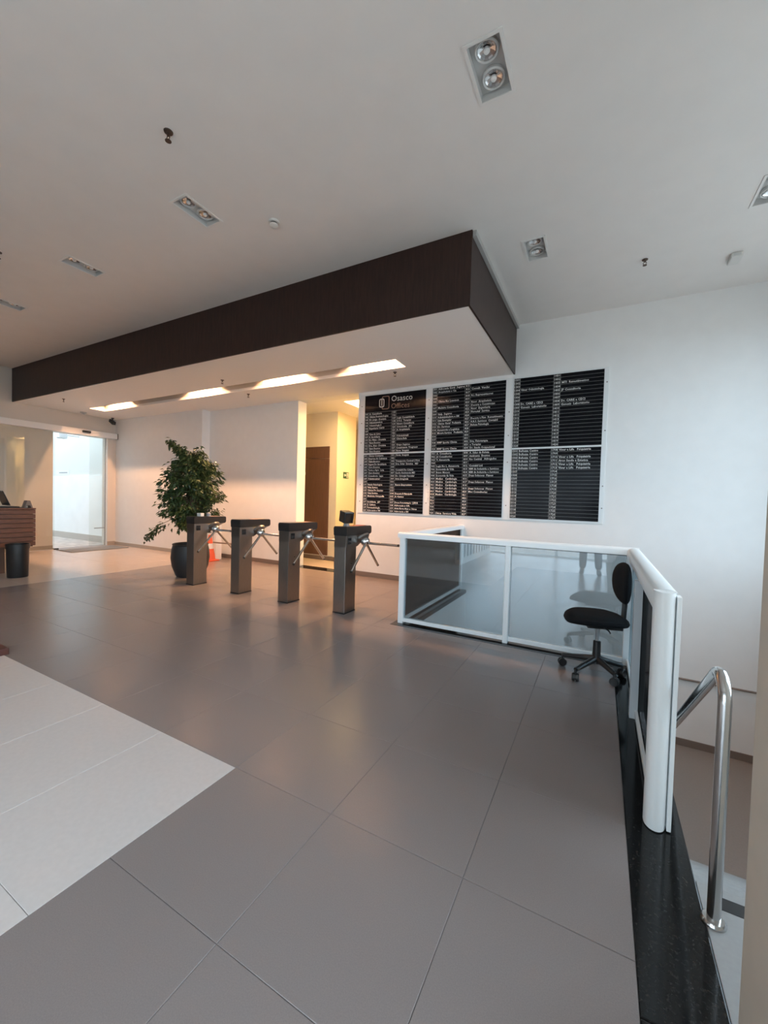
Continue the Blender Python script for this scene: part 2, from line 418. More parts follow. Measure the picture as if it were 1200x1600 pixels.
for x, L, where in LAMPS:
    t = thing('tube_lamp', (x, 5.06, ZS+0.335), 'warm tube lamp lit inside the ceiling slot, ' + where, 'lamp', 'tubes in the ceiling slot')
    obj('tube', tube(B(), [(-L/2, 0, 0), (L/2, 0, 0)], 0.016, 12), 'lamp_warm', t, True)
    for s in (-1, 1): obj('socket', box(B(), s*(L/2+0.015)-0.015, s*(L/2+0.015)+0.015, -0.02, 0.02, -0.025, 0.06, 0.003), 'fixture_white', t)
    obj('batten', box(B(), -L/2-0.03, L/2+0.03, -0.03, 0.03, 0.0601, 0.0799, 0.003), 'fixture_white', t)

# ------------------------------------------------------------------ hall beyond the opening
struct(obj('wall_hall_door', box(B(), -6.9, -5.165, 7.30, 7.45, 0.0, ZS), 'cream_paint'))
struct(obj('wall_hall_return', box(B(), -5.30, -5.166, 7.451, 8.05, 0.0, ZS), 'cream_paint'))
struct(obj('wall_hall_side', box(B(), -5.1655, -5.1645, 7.30, 8.05, 0.0, ZS), 'cream_paint'))
struct(obj('wall_hall_back', box(B(), -6.9, -3.0, 9.4, 9.6, 0.0, ZS), 'cream_paint'))
struct(obj('wall_hall_left', box(B(), -7.0, -6.9, YB+0.26, 9.6, 0.0, ZS), 'cream_paint'))
struct(obj('wall_hall_right', box(B(), -3.2, -3.05, YB+0.26, 9.6, 0.0, ZS), 'cream_paint'))
d = bpy.data.objects.new('door_1', None); C.objects.link(d); struct(d); d.location = (-5.82, 7.30, 0)
obj('door_leaf', box(B(), -0.46, 0.46, -0.025, -0.001, 0.11, 2.28, 0.003), 'brown_door', d)
obj('transom_panel', box(B(), -0.46, 0.46, -0.025, -0.001, 2.285, 2.55, 0.003), 'brown_door', d)
obj('sill', box(B(), -0.46, 0.60, -0.03, -0.001, 0.095, 0.108), 'grey_alu', d)
obj('number_plate', box(B(), -0.33, -0.20, -0.030, -0.0251, 1.92, 1.98), 'print_silver', d)
bb('baseboard_hall', -6.9, -5.165, 7.285, 7.299, 0.0, 0.09, 'brown_base')
d = bpy.data.objects.new('door_2', None); C.objects.link(d); struct(d); d.location = (-4.6, 9.399, 0)
obj('door_leaf', box(B(), -0.5, 0.5, -0.04, -0.001, 0.0, 2.3, 0.003), 'desk_wood', d)
obj('door_frame', slab(B(), 'y', -0.58, 0.58, 0.0, 2.38, -0.06, -0.001, holes=[(-0.5, 0.5, -0.01, 2.3)]), 'beige_base', d)
t = thing('exit_sign', (-5.163, 7.66, 1.93), 'small green emergency exit sign on the yellow lit hall wall', 'sign')
obj('plate', box(B(), 0.0, 0.008, -0.105, 0.105, -0.07, 0.07, 0.001), 'green_sign', t)
bm = B(); prism(bm, [(-0.08, 0.0), (-0.045, 0.04), (-0.045, 0.015), (-0.005, 0.015), (-0.005, -0.015), (-0.045, -0.015), (-0.045, -0.04)], 'x', 0.0081, 0.0095)
obj('arrow', bm, 'print_white', t)
bm = B(); box(bm, 0.0081, 0.0095, 0.02, 0.09, -0.055, 0.055)
obj('doorway_pictogram', bm, 'print_white', t)
bm = B(); box(bm, 0.0096, 0.0105, 0.04, 0.06, -0.02, 0.025); box(bm, 0.0096, 0.0105, 0.03, 0.075, -0.045, -0.025); lathe(bm, [(0, 0), (0.011, 0), (0.011, 0.001), (0, 0.001)], 12, (0.0096, 0.053, 0.04), Matrix.Rotation(PI/2, 3, 'Y').to_4x4())
obj('running_figure', bm, 'green_sign', t)
t = thing('hall_ceiling_light', (-4.075, 6.96, ZS+0.16), 'rectangular ceiling recess glowing yellow in the hall', 'light')
obj('diffuser', box(B(), -0.47, 0.47, -0.34, 0.34, 0.0, 0.02, 0.003), 'lamp_hall', t)
obj('recess_frame', slab(B(), 'z', -0.50, 0.50, -0.37, 0.37, -0.11, 0.02, holes=[(-0.474, 0.474, -0.344, 0.344)]), 'soffit_paint', t)

# ------------------------------------------------------------------ entrance: sliding doors, header, outside
d = bpy.data.objects.new('door_3', None); C.objects.link(d); struct(d); d.location = (XL, 4.0, 0)
hd = obj('header_box', box(B(), 0.002, 0.13, -2.2, 1.97, 2.79, 2.93, 0.008), 'fixture_white', d)
obj('end_cap', box(B(), 0.002, 0.132, 1.9701, 1.985, 2.79, 2.93, 0.003), 'bronze', hd)
obj('motion_sensor', box(B(), 0.1301, 0.175, 1.15, 1.33, 2.845, 2.90, 0.012), 'black_plastic', hd)
lf = obj('glass_leaf', box(B(), 0.055, 0.067, -0.55, 0.62, 0.012, 2.785, 0.001), 'clear_glass', d)
obj('leaf_rail', box(B(), 0.048, 0.074, -0.55, 0.62, 0.001, 0.0119), 'grey_alu', lf)
lf = obj('glass_leaf', box(B(), 0.030, 0.042, 1.36, 1.72, 0.012, 2.785, 0.001), 'clear_glass', d)
obj('edge_seal', box(B(), 0.026, 0.046, 1.7201, 1.735, 0.012, 2.785), 'grey_plastic', lf)
obj('pull_handle', tube(B(), [(0.075, 1.46, 0.47), (0.075, 1.70, 0.47)], 0.012, 8), 'chrome', lf, True)
obj('bottom_guide', box(B(), 0.02, 0.08, 0.60, 0.70, 0.0, 0.03, 0.004), 'black_plastic', d)
tag(obj('door_mat', box(B(), -11.20, -10.50, 4.60, 5.85, 0.0005, 0.012, 0.004), 'mat_grey'), 'flat grey door mat lying inside the open glass entrance', 'mat')
bm = B(); slab(bm, 'z', -40, 40, -40, 40, -0.10, -0.02, holes=[(XL-0.26, GX1+0.253, YF-0.25, 1.04), (XL-0.26, XR+0.25, 1.03, YB+3.6)])
g = struct(obj('floor_outside', bm, 'paving'))
struct(obj('wall_outside', box(B(), -22, XL-0.26, 6.10, 6.30, -0.02, 1.86), 'outdoor_white'))
struct(obj('wall_outside_upper', box(B(), -22, XL-0.26, 6.14, 6.34, 1.861, 9.0), 'outdoor_grey'))
struct(obj('baseboard_outside', box(B(), -22, XL-0.26, 6.08, 6.099, -0.02, 0.16), 'outdoor_base'))
struct(obj('wall_sky_blocker', box(B(), -22, XL-0.26, 3.2, 3.4, -0.02, 7.0), 'outdoor_white'))  # unseen wall, added to cut the sky light on the outdoor wall
struct(obj('wall_sky_blocker_end', box(B(), -22.2, -22.001, 3.2, 6.34, -0.02, 9.0), 'outdoor_white'))  # unseen too, added to shut the alley's far end off from the sky
t = thing('wall_plaque', (-14.55, 6.138, 1.95), 'small white lettered plaque on the sunlit outdoor wall', 'sign')
obj('plate', box(B(), -0.40, 0.40, -0.012, 0.0, -0.06, 0.08, 0.002), 'print_white', t)
obj('lettering', box(B(), -0.2, 0.3, -0.014, -0.0121, -0.01, 0.02), 'grey_plastic', t)
tag(obj('intercom', box(B(), -15.25, -15.10, 6.05, 6.099, 1.70, 1.85, 0.01), 'black_plastic'), 'small dark intercom box on the outdoor wall beside the plaque', 'intercom')
t = thing('floodlight', (-13.6, 6.138, 2.98), 'small grey floodlight on an arm of the outdoor wall', 'light')
obj('arm', tube(B(), [(0, 0, 0.02), (0, -0.35, 0.02)], 0.015, 8), 'grey_alu', t, True)
obj('lamp_head', box(B(), -0.10, 0.10, -0.52, -0.33, -0.09, 0.09, 0.02), 'grey_alu', t)
obj('lens', box(B(), -0.08, 0.08, -0.53, -0.5201, -0.07, 0.07, 0.004), 'bulb_glass', t)

# ------------------------------------------------------------------ directory board
t = thing('sign_backing_board', (-1.90, YB-0.001, 2.205), 'white acrylic backing board behind the six black directory panels', 'board')
bmb = box(B(), -1.99, 1.925, -0.010, 0.0, -1.065, 1.055, 0.002)
obj('sheet', bmb, 'acrylic', t)
for x in (-1.955, -0.66, 0.635, 1.905):
    for z in (-0.85, -0.55, -0.2, 0.2, 0.55, 0.85):
        if random.random() < 0.8:
            obj('fixing_screw', lathe(B(), [(0, 0), (0.008, 0), (0.008, 0.006), (0, 0.008)], 10, (x, -0.010, z), Matrix.Rotation(PI/2, 3, 'X').to_4x4()), 'bronze', t, True)
PW, PH, PITCH = 1.175, 1.02, 0.051
names = {
 1: (['A. Consultoria', 'Clinica Dermatologica', 'Dr. Jorge - Dentista', 'Administradora', 'Odontologia S', 'Engenharia Civil B', '', 'Casa do Livro', 'A. Imobiliaria', 'Dr. Plinio - Dentista', 'Clara Eventos', 'Dra. Alex - Dentista', 'Clara Eventos', 'Clara Eventos'],
     ['', '', 'Legis Contabilidade', 'S.O.S.  Terapias', 'Neuro Consultoria', 'Ortodontia   JPS', 'A. Arquitetura', '', 'Odontobrasil', 'Clinica Bela', '', 'Grupo Seguros', 'Construtora  Progresso', 'Nova  Imagem']),
 2: (['Advocacia Geral  Seguros', 'Arquitetura e Cia', '', '', 'Clinica Rio Lessence', '', 'Madeira Consultoria', '', 'Gelp  Seguros', 'Administradora e SM', 'Sala Exemplar', 'Clinica Geral  Pediatria', 'Dr. Servicos', 'Assessoria e Logistica', 'Moura Service   Pediatria', '', '', 'MMP Sports Clinica', '', 'MMP Sports Clinica'],
     ['', 'Consult  Vendas', '', 'R.I. Representacoes', '', 'Ricor  Arquitetura', 'Decora e Construcao', 'Ricor  Engenharia', 'Florestal  Service', '', 'Decora e Piso  Revestimento', 'A.R.S. Servicos  Contabil', 'Beleza Psicologia', '', '', '', '', 'Dra. Fisioterapia', 'e Terapias', 'Dr. Saude Ocupacional']),
 3: (['', '', '', 'Viver Odontologia', '', '', '', 'Dr. CARE e CECI', 'Genesis  Laboratorio', '', '', '', '', '', '', '', '', '', '', ''],
     ['', '', 'MTI  Revestimentos', '', 'JP Consultoria', '', '', 'Dr. CARE e CECI', 'Genesis  Laboratorio', '', '', '', '', '', '', '', '', '', '', '']),
 4: (['Clinica Constante', 'Empresa de Cobranca', 'Clara Eventos', 'Segura Do Imobiliaria', 'Clara Eventos', 'Terra e Agro  Ltda', 'Clara Eventos', 'Consultorio  Lapa', 'Odontocenter', '', 'Saude Psicologica', 'Vida Service', 'Clinica Do Sorriso', 'Vida Service', 'Medicina Ortopedia', '', 'Imobiliaria   JSP', 'E. Cultura', 'Fonoaudiologia', 'Advocacia e SM'],
     ['Nova  Imagem', '', 'Transporte Central LTDA', 'Dra. Solar  Estetica   MD', '', 'Contabil Da Cidade', 'Saude Assistencia MD', 'Dr. Cirurgia Vascular', 'Arte Integrada', '', 'Banco Emprestimo', '', '', 'Decora E Planejada', 'A. Cursos', '', 'Doce Fonoterapia  LTDA', 'Advocacia e CIA', 'Arte Nova Mais e Obras', 'Advocacia e SM']),
 5: (['A. Consultoria', 'Jd Consultorios', 'V. Assessoria', '', 'Legis Rio L. Assessoria', 'Economia da Vida', 'Bravo Motors', 'Economia da Vida', 'Medico   Cardiologia', 'Medico   Cardiologia', 'Medico   Cardiologia', 'Medico   Cardiologia', 'Medico   Cardiologia', 'Medico   Cardiologia', '', '', '', '', '', 'Clinica  Servicos Vida'],
     ['A. Salao da Beleza', 'Ambiente  Eventos', 'Rio Central   Advogados', '', 'Contabil Ltd', 'MM de Industria e Servicos', 'MM de Industria e Servicos', 'Duas Solucoes  Planos', '', 'Duas Solucoes  Planos', '', 'Duas Solucoes  Planos', 'Mec Consultorias', '', '', '', '', '', '', '']),
 6: (['Bellezza Centro', 'Bellezza Centro', 'Bellezza Centro', 'Bellezza Centro', 'Bellezza Centro', 'Bellezza Centro', '', '', '', '', '', '', '', '', '', '', '', '', '', ''],
     ['Viver e Life   Psiquiatria', '', 'Viver e Life   Psiquiatria', 'Arco Saude e Estetica', 'Viver e Life   Psiquiatria', 'Viver e Life   Psiquiatria', '', '', '', '', '', '', '', '', '', '', '', '', '', '']),
}
slat_cache = {}
desc = {1: 'black directory panel with the building logo header in its top strip', 2: 'upper middle black directory panel, between the logo panel and the sparsely lettered one',
        3: 'upper black directory panel with only a few lettered rows', 4: 'lower black directory panel right under the logo panel, densely lettered',
        5: 'lower middle black directory panel with six equal short rows on its left half', 6: 'lower black directory panel lettered only at its top, empty rows below'}
for p in range(1, 7):
    col, row = (p-1) % 3, (p-1)//3
    cx = -3.20 + col*1.292; zt = 3.235 if row == 0 else 2.19
    t = thing('directory_panel', (cx, YB-0.0115, zt-PH), desc[p], 'sign', 'directory panels on the back wall')
    obj('backing', box(B(), -PW/2, PW/2, -0.006, 0.0, 0.0, PH, 0.001), 'sign_line', t)
    L, Rr = names[p]; n = len(L)
    for i in range(n):
        key = 's'
        if key not in slat_cache:
            o = obj('slat', box(B(), -PW/2+0.002, PW/2-0.002, -0.0115, -0.0061, 0.0018, PITCH-0.0018, 0.001, 1), 'sign_black', t); slat_cache[key] = o.data
        else: o = obj('slat', slat_cache[key], None, t)
        o.location = (0, 0, PH - (20-n)*PITCH - (i+1)*PITCH)
    for x in (-PW/2+0.085, -0.045, 0.045):
        obj('divider', box(B(), x-0.0015, x+0.0015, -0.0125, -0.01151, 0.002, n*PITCH-0.002), 'sign_line', t)
    if p == 1:
        hb = obj('header', box(B(), -PW/2+0.002, PW/2-0.002, -0.0115, -0.0061, n*PITCH+0.003, PH-0.002, 0.001), 'sign_black', t)
        zc = n*PITCH + (PH-n*PITCH)/2
        def rr(bm, x0, x1, z0, z1, th, rad=0.03):
            pts = []
            for (qx, qz, a0) in ((x1-rad, z1-rad, 0), (x0+rad, z1-rad, 90), (x0+rad, z0+rad, 180), (x1-rad, z0+rad, 270)):
                for k in range(5):
                    a = math.radians(a0+k*22.5); pts.append((qx+rad*math.cos(a), qz+rad*math.sin(a)))
            m2 = len(pts); mx, mz = (x0+x1)/2, (z0+z1)/2
            ins = []
            for x, z in pts:
                sx = ((x1-x0)/2-th)/((x1-x0)/2); sz = ((z1-z0)/2-th)/((z1-z0)/2)
                ins.append((mx+(x-mx)*sx, mz+(z-mz)*sz))
            a = [bm.verts.new((x, -0.0122, z)) for x, z in pts]; b = [bm.verts.new((x, -0.0122, z)) for x, z in ins]
            for k in range(m2): bm.faces.new((a[k], a[(k+1)%m2], b[(k+1)%m2], b[k]))
        bm = B(); rr(bm, -0.295, -0.195, zc-0.075, zc+0.075, 0.014, 0.028)
        for x in (-0.245,): box(bm, x-0.007, x+0.007, -0.0124, -0.0121, zc-0.045, zc+0.065)
        obj('logo_mark', bm, 'print_silver', hb)
        bm = B(); rr(bm, -0.245, -0.095, zc-0.115, zc+0.115, 0.014, 0.03)
        obj('logo_outline', bm, 'print_bronze', hb, loc=(0, 0.0003, 0))
        o = obj('logo_lettering', text_mesh([('Osasco', -0.06, zc+0.052, 0.135, 'LEFT')], 'x'), 'print_silver', hb); o.location = (0, -0.0123, 0)
        o = obj('logo_lettering', text_mesh([('Offices', -0.06, zc-0.075, 0.125, 'LEFT')], 'x'), 'print_bronze', hb); o.location = (0, -0.0123, 0)
    items = []; base = {1: (101, 115), 2: (501, 815), 3: (1301, 1401), 4: (201, 301), 5: (901, 808), 6: (1501, 1708)}[p]
    for i in range(n):
        z = PH - (20-n)*PITCH - (i+0.5)*PITCH
        items.append((str(base[0]+i), -PW/2+0.043, z, 0.042, 'CENTER')); items.append((str(base[1]+i), 0.0, z, 0.042, 'CENTER'))
        items.append((L[i], -PW/2+0.10, z, 0.042, 'LEFT')); items.append((Rr[i], 0.06, z, 0.042, 'LEFT'))
    o = obj('lettering', text_mesh(items, 'x'), 'print_white', t); o['kind'] = 'stuff'; o.location = (0, -0.0122, 0)

# ------------------------------------------------------------------ glass balustrade round the stairwell
RT = 1.03                      # top of rail
def rail_profile(wd, ht, seg=6):
    pts = [(-wd/2, 0.0), (wd/2, 0.0)]; r = wd/2; h = ht - r*0.55
    for k in range(seg+1):
        a = PI*k/seg; pts.append((r*math.cos(a), h + r*0.55*math.sin(a)))
    return pts
bx = thing('glass_balustrade', (-1.95, 4.09, 0.001), 'white aluminium balustrade with grey mirrored glass facing the turnstiles and the lobby', 'railing')
def P(name, bm, m, smooth=False):
    bmesh.ops.translate(bm, vec=-Vector(bx.location), verts=bm.verts)
    return obj(name, bm, m, bx, smooth)
X0, X1, YW = -1.95, 0.258, 4.09
P('top_rail', prism(B(), [(YW+u, RT-0.065+v) for u, v in rail_profile(0.10, 0.065)], 'x', X0-0.05, X1+0.045), 'white_alu', True)
P('bottom_rail', box(B(), X0+0.031, X1-0.046, YW-0.03, YW+0.03, 0.02, 0.06, 0.004), 'white_alu')
P('post', box(B(), X0-0.03, X0+0.03, YW-0.035, YW+0.035, 0.0, RT-0.066, 0.004), 'white_alu')
P('post', box(B(), -0.815, -0.765, YW-0.055, YW+0.035, 0.0, RT-0.066, 0.008), 'white_alu')
P('post', box(B(), X1-0.045, X1+0.04, YW-0.035, YW+0.035, 0.0, RT-0.066, 0.004), 'white_alu')
P('glass_pane', box(B(), X0+0.031, -0.816, YW-0.004, YW+0.004, 0.0601, RT-0.0655), 'mirror_glass')
P('glass_pane', box(B(), -0.764, X1-0.046, YW-0.004, YW+0.004, 0.0601, RT-0.0655), 'mirror_glass')
P('gasket', box(B(), X0+0.0305, X1-0.0455, YW-0.008, YW+0.008, RT-0.076, RT-0.0655), 'black_plastic')
# return to the back wall
bx = thing('glass_balustrade', (-1.95, 5.2, 0.001), 'white railed balustrade with dark smoked glass running to the back wall under the directory', 'railing')
P('top_rail', prism(B(), [(-1.95+u, RT-0.065+v) for u, v in rail_profile(0.10, 0.065)], 'y', YW+0.051, YB-0.001), 'white_alu', True)
P('bottom_rail', box(B(), -1.975, -1.925, YW+0.036, YB-0.04, 0.02, 0.06, 0.004), 'white_alu')
P('post', box(B(), -1.985, -1.915, YB-0.039, YB-0.001, 0.0, RT-0.066, 0.004), 'white_alu')
P('glass_pane', box(B(), -1.954, -1.946, YW+0.036, YB-0.04, 0.0601, RT-0.0655), 'smoked_glass')
P('gasket', box(B(), -1.958, -1.942, YW+0.036, YB-0.04, 0.0605, 0.0735), 'black_plastic')
# along the stair, towards the viewer
bx = thing('glass_balustrade', (0.262, 3.0, 0.001), 'white railed balustrade beside the descending stair with a thick rounded end post', 'railing')
XC = 0.262
P('top_rail', prism(B(), [(XC+u, RT-0.065+v) for u, v in rail_profile(0.095, 0.065)], 'y', 2.105, YW-0.052), 'white_alu', True)
P('lower_rail', box(B(), XC-0.030, XC+0.030, 2.105, YW-0.037, RT-0.125, RT-0.085, 0.004), 'white_alu')
prof = []
for k in range(13):
    a = PI + PI*k/12; prof.append((XC-0.008+0.040*math.cos(a), 2.085+0.055*math.sin(a)))
prof += [(XC+0.032, 2.10), (XC-0.048, 2.10)]
P('end_post', prism(B(), prof, 'z', 0.006, RT-0.004), 'white_alu', True)
P('end_post_flange', box(B(), XC+0.0335, XC+0.050, 2.055, 2.115, 0.006, RT-0.02, 0.003), 'white_alu')
P('stile', box(B(), XC-0.030, XC+0.030, 2.1005, 2.20, 0.02, RT-0.126, 0.003), 'grey_alu')
P('hinge', box(B(), XC-0.038, XC-0.0301, 2.13, 2.145, 0.80, 0.90, 0.001), 'black_plastic')
P('hinge', box(B(), XC-0.038, XC-0.0301, 2.13, 2.145, 0.35, 0.45, 0.001), 'black_plastic')
P('post', box(B(), XC-0.050, XC+0.028, 3.06, 3.12, 0.0, RT-0.126, 0.003), 'grey_alu')
P('bottom_rail', box(B(), XC-0.02, XC+0.03, 2.201, 3.059, 0.02, 0.06, 0.004), 'white_alu')
P('bottom_rail', box(B(), XC-0.02, XC+0.03, 3.121, YW-0.037, 0.02, 0.06, 0.004), 'white_alu')
P('glass_pane', box(B(), XC-0.004, XC+0.004, 2.201, 3.059, 0.0601, RT-0.126), 'smoked_glass')
P('glass_pane', box(B(), XC-0.004, XC+0.004, 3.121, YW-0.037, 0.0601, RT-0.126), 'mirror_glass')

# chrome handrail of the stair
hr = thing('handrail', (0.383, 1.69, 0.0), 'polished chrome tube handrail beside the black granite edge, going down the stair', 'handrail')
bm = B(); pts = [(0, 0, 0.005), (0, 0, 0.4), (0, 0, 0.74)]
for k in range(1, 9):
    a = (PI/2+math.atan(0.72)) * k/8
    pts.append((0, 0.075*(1-math.cos(a)), 0.74+0.075*math.sin(a)))
e = pts[-1]; L = 2.25
pts.append((0, e[1]+L, e[2]-0.72*L))
tube(bm, pts, 0.0195, 16); obj('rail_tube', bm, 'chrome', hr, True)
obj('foot_flange', lathe(B(), [(0, 0.016), (0.030, 0.014), (0.036, 0.006), (0.036, 0.0005), (0, 0.0005)], 20), 'chrome', hr, True)
yy = e[1]+1.95; zr = e[2]-0.72*1.95; 
obj('lower_post', tube(B(), [(0, yy, ZL+0.29), (0, yy, zr)], 0.018, 12), 'chrome', hr, True)

# ------------------------------------------------------------------ office chair
ch = thing('office_chair', (0.012, 3.70, 0.0), 'black swivel office chair with five castors standing against the glass balustrade', 'chair', rotz=math.radians(14))
def cushion(bm, sx, sy, sz, mtx, n=28, m=10, e=2.6):
    t = bmesh.new(); rings = []
    for j in range(m+1):
        ph = -PI/2 + PI*j/m; cz, sz_ = math.cos(ph), math.sin(ph)
        f = lambda c: math.copysign(abs(c)**(2/e), c)
        if j in (0, m): rings.append([t.verts.new((0, 0, sz*f(sz_)))]); continue
        rings.append([t.verts.new((sx*f(math.cos(2*PI*i/n))*abs(cz)**(2/3.2), sy*f(math.sin(2*PI*i/n))*abs(cz)**(2/3.2), sz*f(sz_))) for i in range(n)])
    for a, b in zip(rings, rings[1:]):
        for i in range(n):
            k = (i+1) % n
            if len(a) == 1: t.faces.new((a[0], b[k], b[i]))
            elif len(b) == 1: t.faces.new((a[i], a[k], b[0]))
            else: t.faces.new((a[i], a[k], b[k], b[i]))
    bmesh.ops.transform(t, matrix=mtx, verts=t.verts); join(bm, t); return bm
bm = cushion(B(), 0.235, 0.225, 0.042, Matrix.Translation((-0.02, 0, 0.475)))
for v in bm.verts:                      # waterfall front edge, dished seat
    if v.co.x < -0.12: v.co.z -= (abs(v.co.x)-0.12)**2*1.6
    if v.co.z > 0.48: v.co.z -= 0.012*(1-min(1, (v.co.x**2+v.co.y**2)/0.04))
    if v.co.x > 0.08: v.co.z -= (v.co.x-0.08)*0.10
obj('seat', bm, 'black_fabric', ch, True)
obj('seat_pan', box(B(), -0.10, 0.16, -0.10, 0.10, 0.405, 0.435, 0.01), 'black_plastic', ch)
rm = Matrix.Translation((0.165, 0, 0.77)) @ Matrix.Rotation(PI/2, 4, 'Y')
bm = cushion(B(), 0.165, 0.185, 0.034, rm, e=2.3)
for v in bm.verts: v.co.x -= 0.9*v.co.y**2 - 0.015
obj('backrest', bm, 'black_fabric', ch, True)
bm = B(); pr = []
for k in range(9):
    a = PI/2*k/8; pr.append((0.10+0.085*math.sin(a), 0.50-0.085*math.cos(a)))
pr = [(0.0, 0.415)] + pr + [(0.190, 0.60), (0.186, 0.80)]
left = []; right = []
for i, (x, z) in enumerate(pr):
    d0 = Vector(pr[min(i+1, len(pr)-1)]) - Vector(pr[max(i-1, 0)]); d0.normalize(); nrm = Vector((-d0.y, d0.x))*0.009
    left.append((x+nrm.x, z+nrm.y)); right.append((x-nrm.x, z-nrm.y))
prism(bm, left+right[::-1], 'y', -0.035, 0.035)
obj('back_support', bm, 'black_plastic', ch)
obj('gas_column', tube(B(), [(0, 0, 0.22), (0, 0, 0.41)], 0.015, 14), 'grey_plastic', ch, True)
obj('column_shroud', lathe(B(), [(0, 0.10), (0.032, 0.10), (0.028, 0.28), (0.018, 0.285), (0, 0.285)], 18), 'black_plastic', ch, True)
obj('lever', tube(B(), [(0.02, -0.08, 0.42), (0.03, -0.19, 0.425), (0.03, -0.23, 0.42)], 0.006, 8), 'black_plastic', ch, True)
cang = [math.radians(a-14) for a in (166, 238, 310, 22, 94)]
for a in cang:
    dx, dy = math.cos(a), math.sin(a); r = 0.265 if math.cos(a+math.radians(14)) < 0.5 else 0.20
    leg = obj('base_leg', tube(B(), [(0.02*dx, 0.02*dy, 0.135), (r*dx, r*dy, 0.092)], 0.018, 10, radii=[0.026, 0.017]), 'black_plastic', ch, True)
    bm = B(); mt = Matrix.Translation((r*dx, r*dy, 0.034)) @ Matrix.Rotation(a+0.6, 4, 'Z') @ Matrix.Rotation(PI/2, 4, 'X')
    lathe(bm, [(0, -0.024), (0.028, -0.026), (0.033, -0.020), (0.033, -0.004), (0.022, -0.003), (0.022, 0.003), (0.033, 0.004), (0.033, 0.020), (0.028, 0.026), (0, 0.024)], 16, mtx=mt); tube(bm, [(r*dx, r*dy, 0.05), (r*dx, r*dy, 0.095)], 0.010, 8)
    obj('castor', bm, 'black_plastic', leg, True)

# ------------------------------------------------------------------ turnstiles
def turnstile():
    t = thing('turnstile', (0, 0, 0), 'x', 'turnstile', 'tripod turnstiles in a row')
    W2, D = 0.083, 0.235
    obj('column', box(B(), -W2, W2, 0.0, D, 0.012, 0.94, 0.004), 'steel', t)
    obj('base_plate', box(B(), -W2-0.004, W2+0.004, -0.004, D+0.004, 0.0, 0.0119, 0.002), 'black_plastic', t)
    # tapering steel cheek that carries the head and the hub
    bm = B(); prism(bm, [(0.0, 0.80), (0.02, 0.80), (D+0.02, 0.80), (0.50, 0.925), (0.56, 0.94), (0.0, 0.94)], 'x', -W2-0.004, W2+0.006, 0.003)
    obj('cheek', bm, 'steel', t)
    hd = obj('head', prism(B(), [(-0.006, 0.941), (0.57, 0.941), (0.585, 0.965), (0.585, 1.03), (0.57, 1.045), (0.0, 1.052), (-0.012, 1.03)], 'x', -W2-0.012, W2+0.014, 0.006), 'black_plastic', t)
    obj('indicator_label', box(B(), -0.06, 0.06, 0.28, 0.50, 1.0475, 1.0515, 0.001), 'peach_label', hd)
    obj('card_reader_window', box(B(), W2+0.0062, W2+0.012, 0.035, 0.105, 0.84, 0.915, 0.002), 'black_gloss', t)
    obj('key_lock', lathe(B(), [(0, 0), (0.008, 0), (0.008, 0.004), (0, 0.004)], 10, (W2+0.001, 0.12, 0.60), Matrix.Rotation(PI/2, 3, 'Y').to_4x4()), 'chrome', t, True)
    ax = Vector((math.sin(math.radians(35)), 0, -math.cos(math.radians(35)))); hub = Vector((0.165, 0.335, 0.84))
    q = Vector((0, 0, 1)).rotation_difference(ax).to_matrix().to_4x4()
    hb = obj('hub', lathe(B(), [(0, -0.05), (0.056, -0.05), (0.060, -0.03), (0.058, -0.005), (0.046, 0.02), (0.026, 0.036), (0, 0.04)], 22, hub, q), 'chrome', t, True)
    obj('hub_collar', lathe(B(), [(0.0, -0.11), (0.085, -0.10), (0.088, -0.075), (0.066, -0.052), (0, -0.0505)], 22, hub, q), 'steel', t, True)
    e = Vector((1, 0, 0))
    for k, ang in enumerate((0, 120, 240)):
        dv = Matrix.Rotation(math.radians(ang), 3, ax) @ e
        am = obj('arm', tube(B(), [hub+dv*0.02, hub+dv*0.445], 0.0165, 14), 'chrome', t, True)
        obj('arm_end_cap', tube(B(), [hub+dv*0.4451, hub+dv*0.46], 0.0168, 14), 'black_plastic', am, True)
    return t
TS = turnstile()
TSX = [-2.745, -3.635, -4.535, -5.515]
TSL = ['steel tripod turnstile with a black face reader on its head, beside the white balustrade', 'steel tripod turnstile, second in the row from the white balustrade',
       'steel tripod turnstile, third in the row from the white balustrade', 'steel tripod turnstile right in front of the dark potted tree']
for i, x in enumerate(TSX):
    t = TS if i == 0 else copy_tree(TS)
    t.location = (x, 3.985, 0.0); t['label'] = TSL[i]
for chd in TS.children:
    if chd.name.startswith('head'):
        for c2 in chd.children:
            c2.data = c2.data.copy(); c2.data.materials[0] = M['red_label']
t = thing('face_reader', (-2.745, 4.11, 1.052), 'small black box reader tilted on a grey bracket, standing on a turnstile head', 'reader')
obj('bracket', prism(B(), [(-0.03, 0.0), (0.03, 0.0), (0.02, 0.05), (-0.01, 0.05)], 'y', -0.03, 0.03, 0.002), 'grey_plastic', t)
mt = Matrix.Translation((0.0, 0.0, 0.115)) @ Matrix.Rotation(math.radians(-28), 4, 'Z') @ Matrix.Rotation(math.radians(10), 4, 'Y')
obj('housing', box(B(), -0.07, 0.07, -0.065, 0.065, -0.07, 0.07, 0.012, mtx=mt), 'black_plastic', t)
obj('screen', box(B(), 0.0701, 0.0715, -0.05, 0.05, -0.055, 0.055, 0, mtx=mt), 'black_gloss', t)
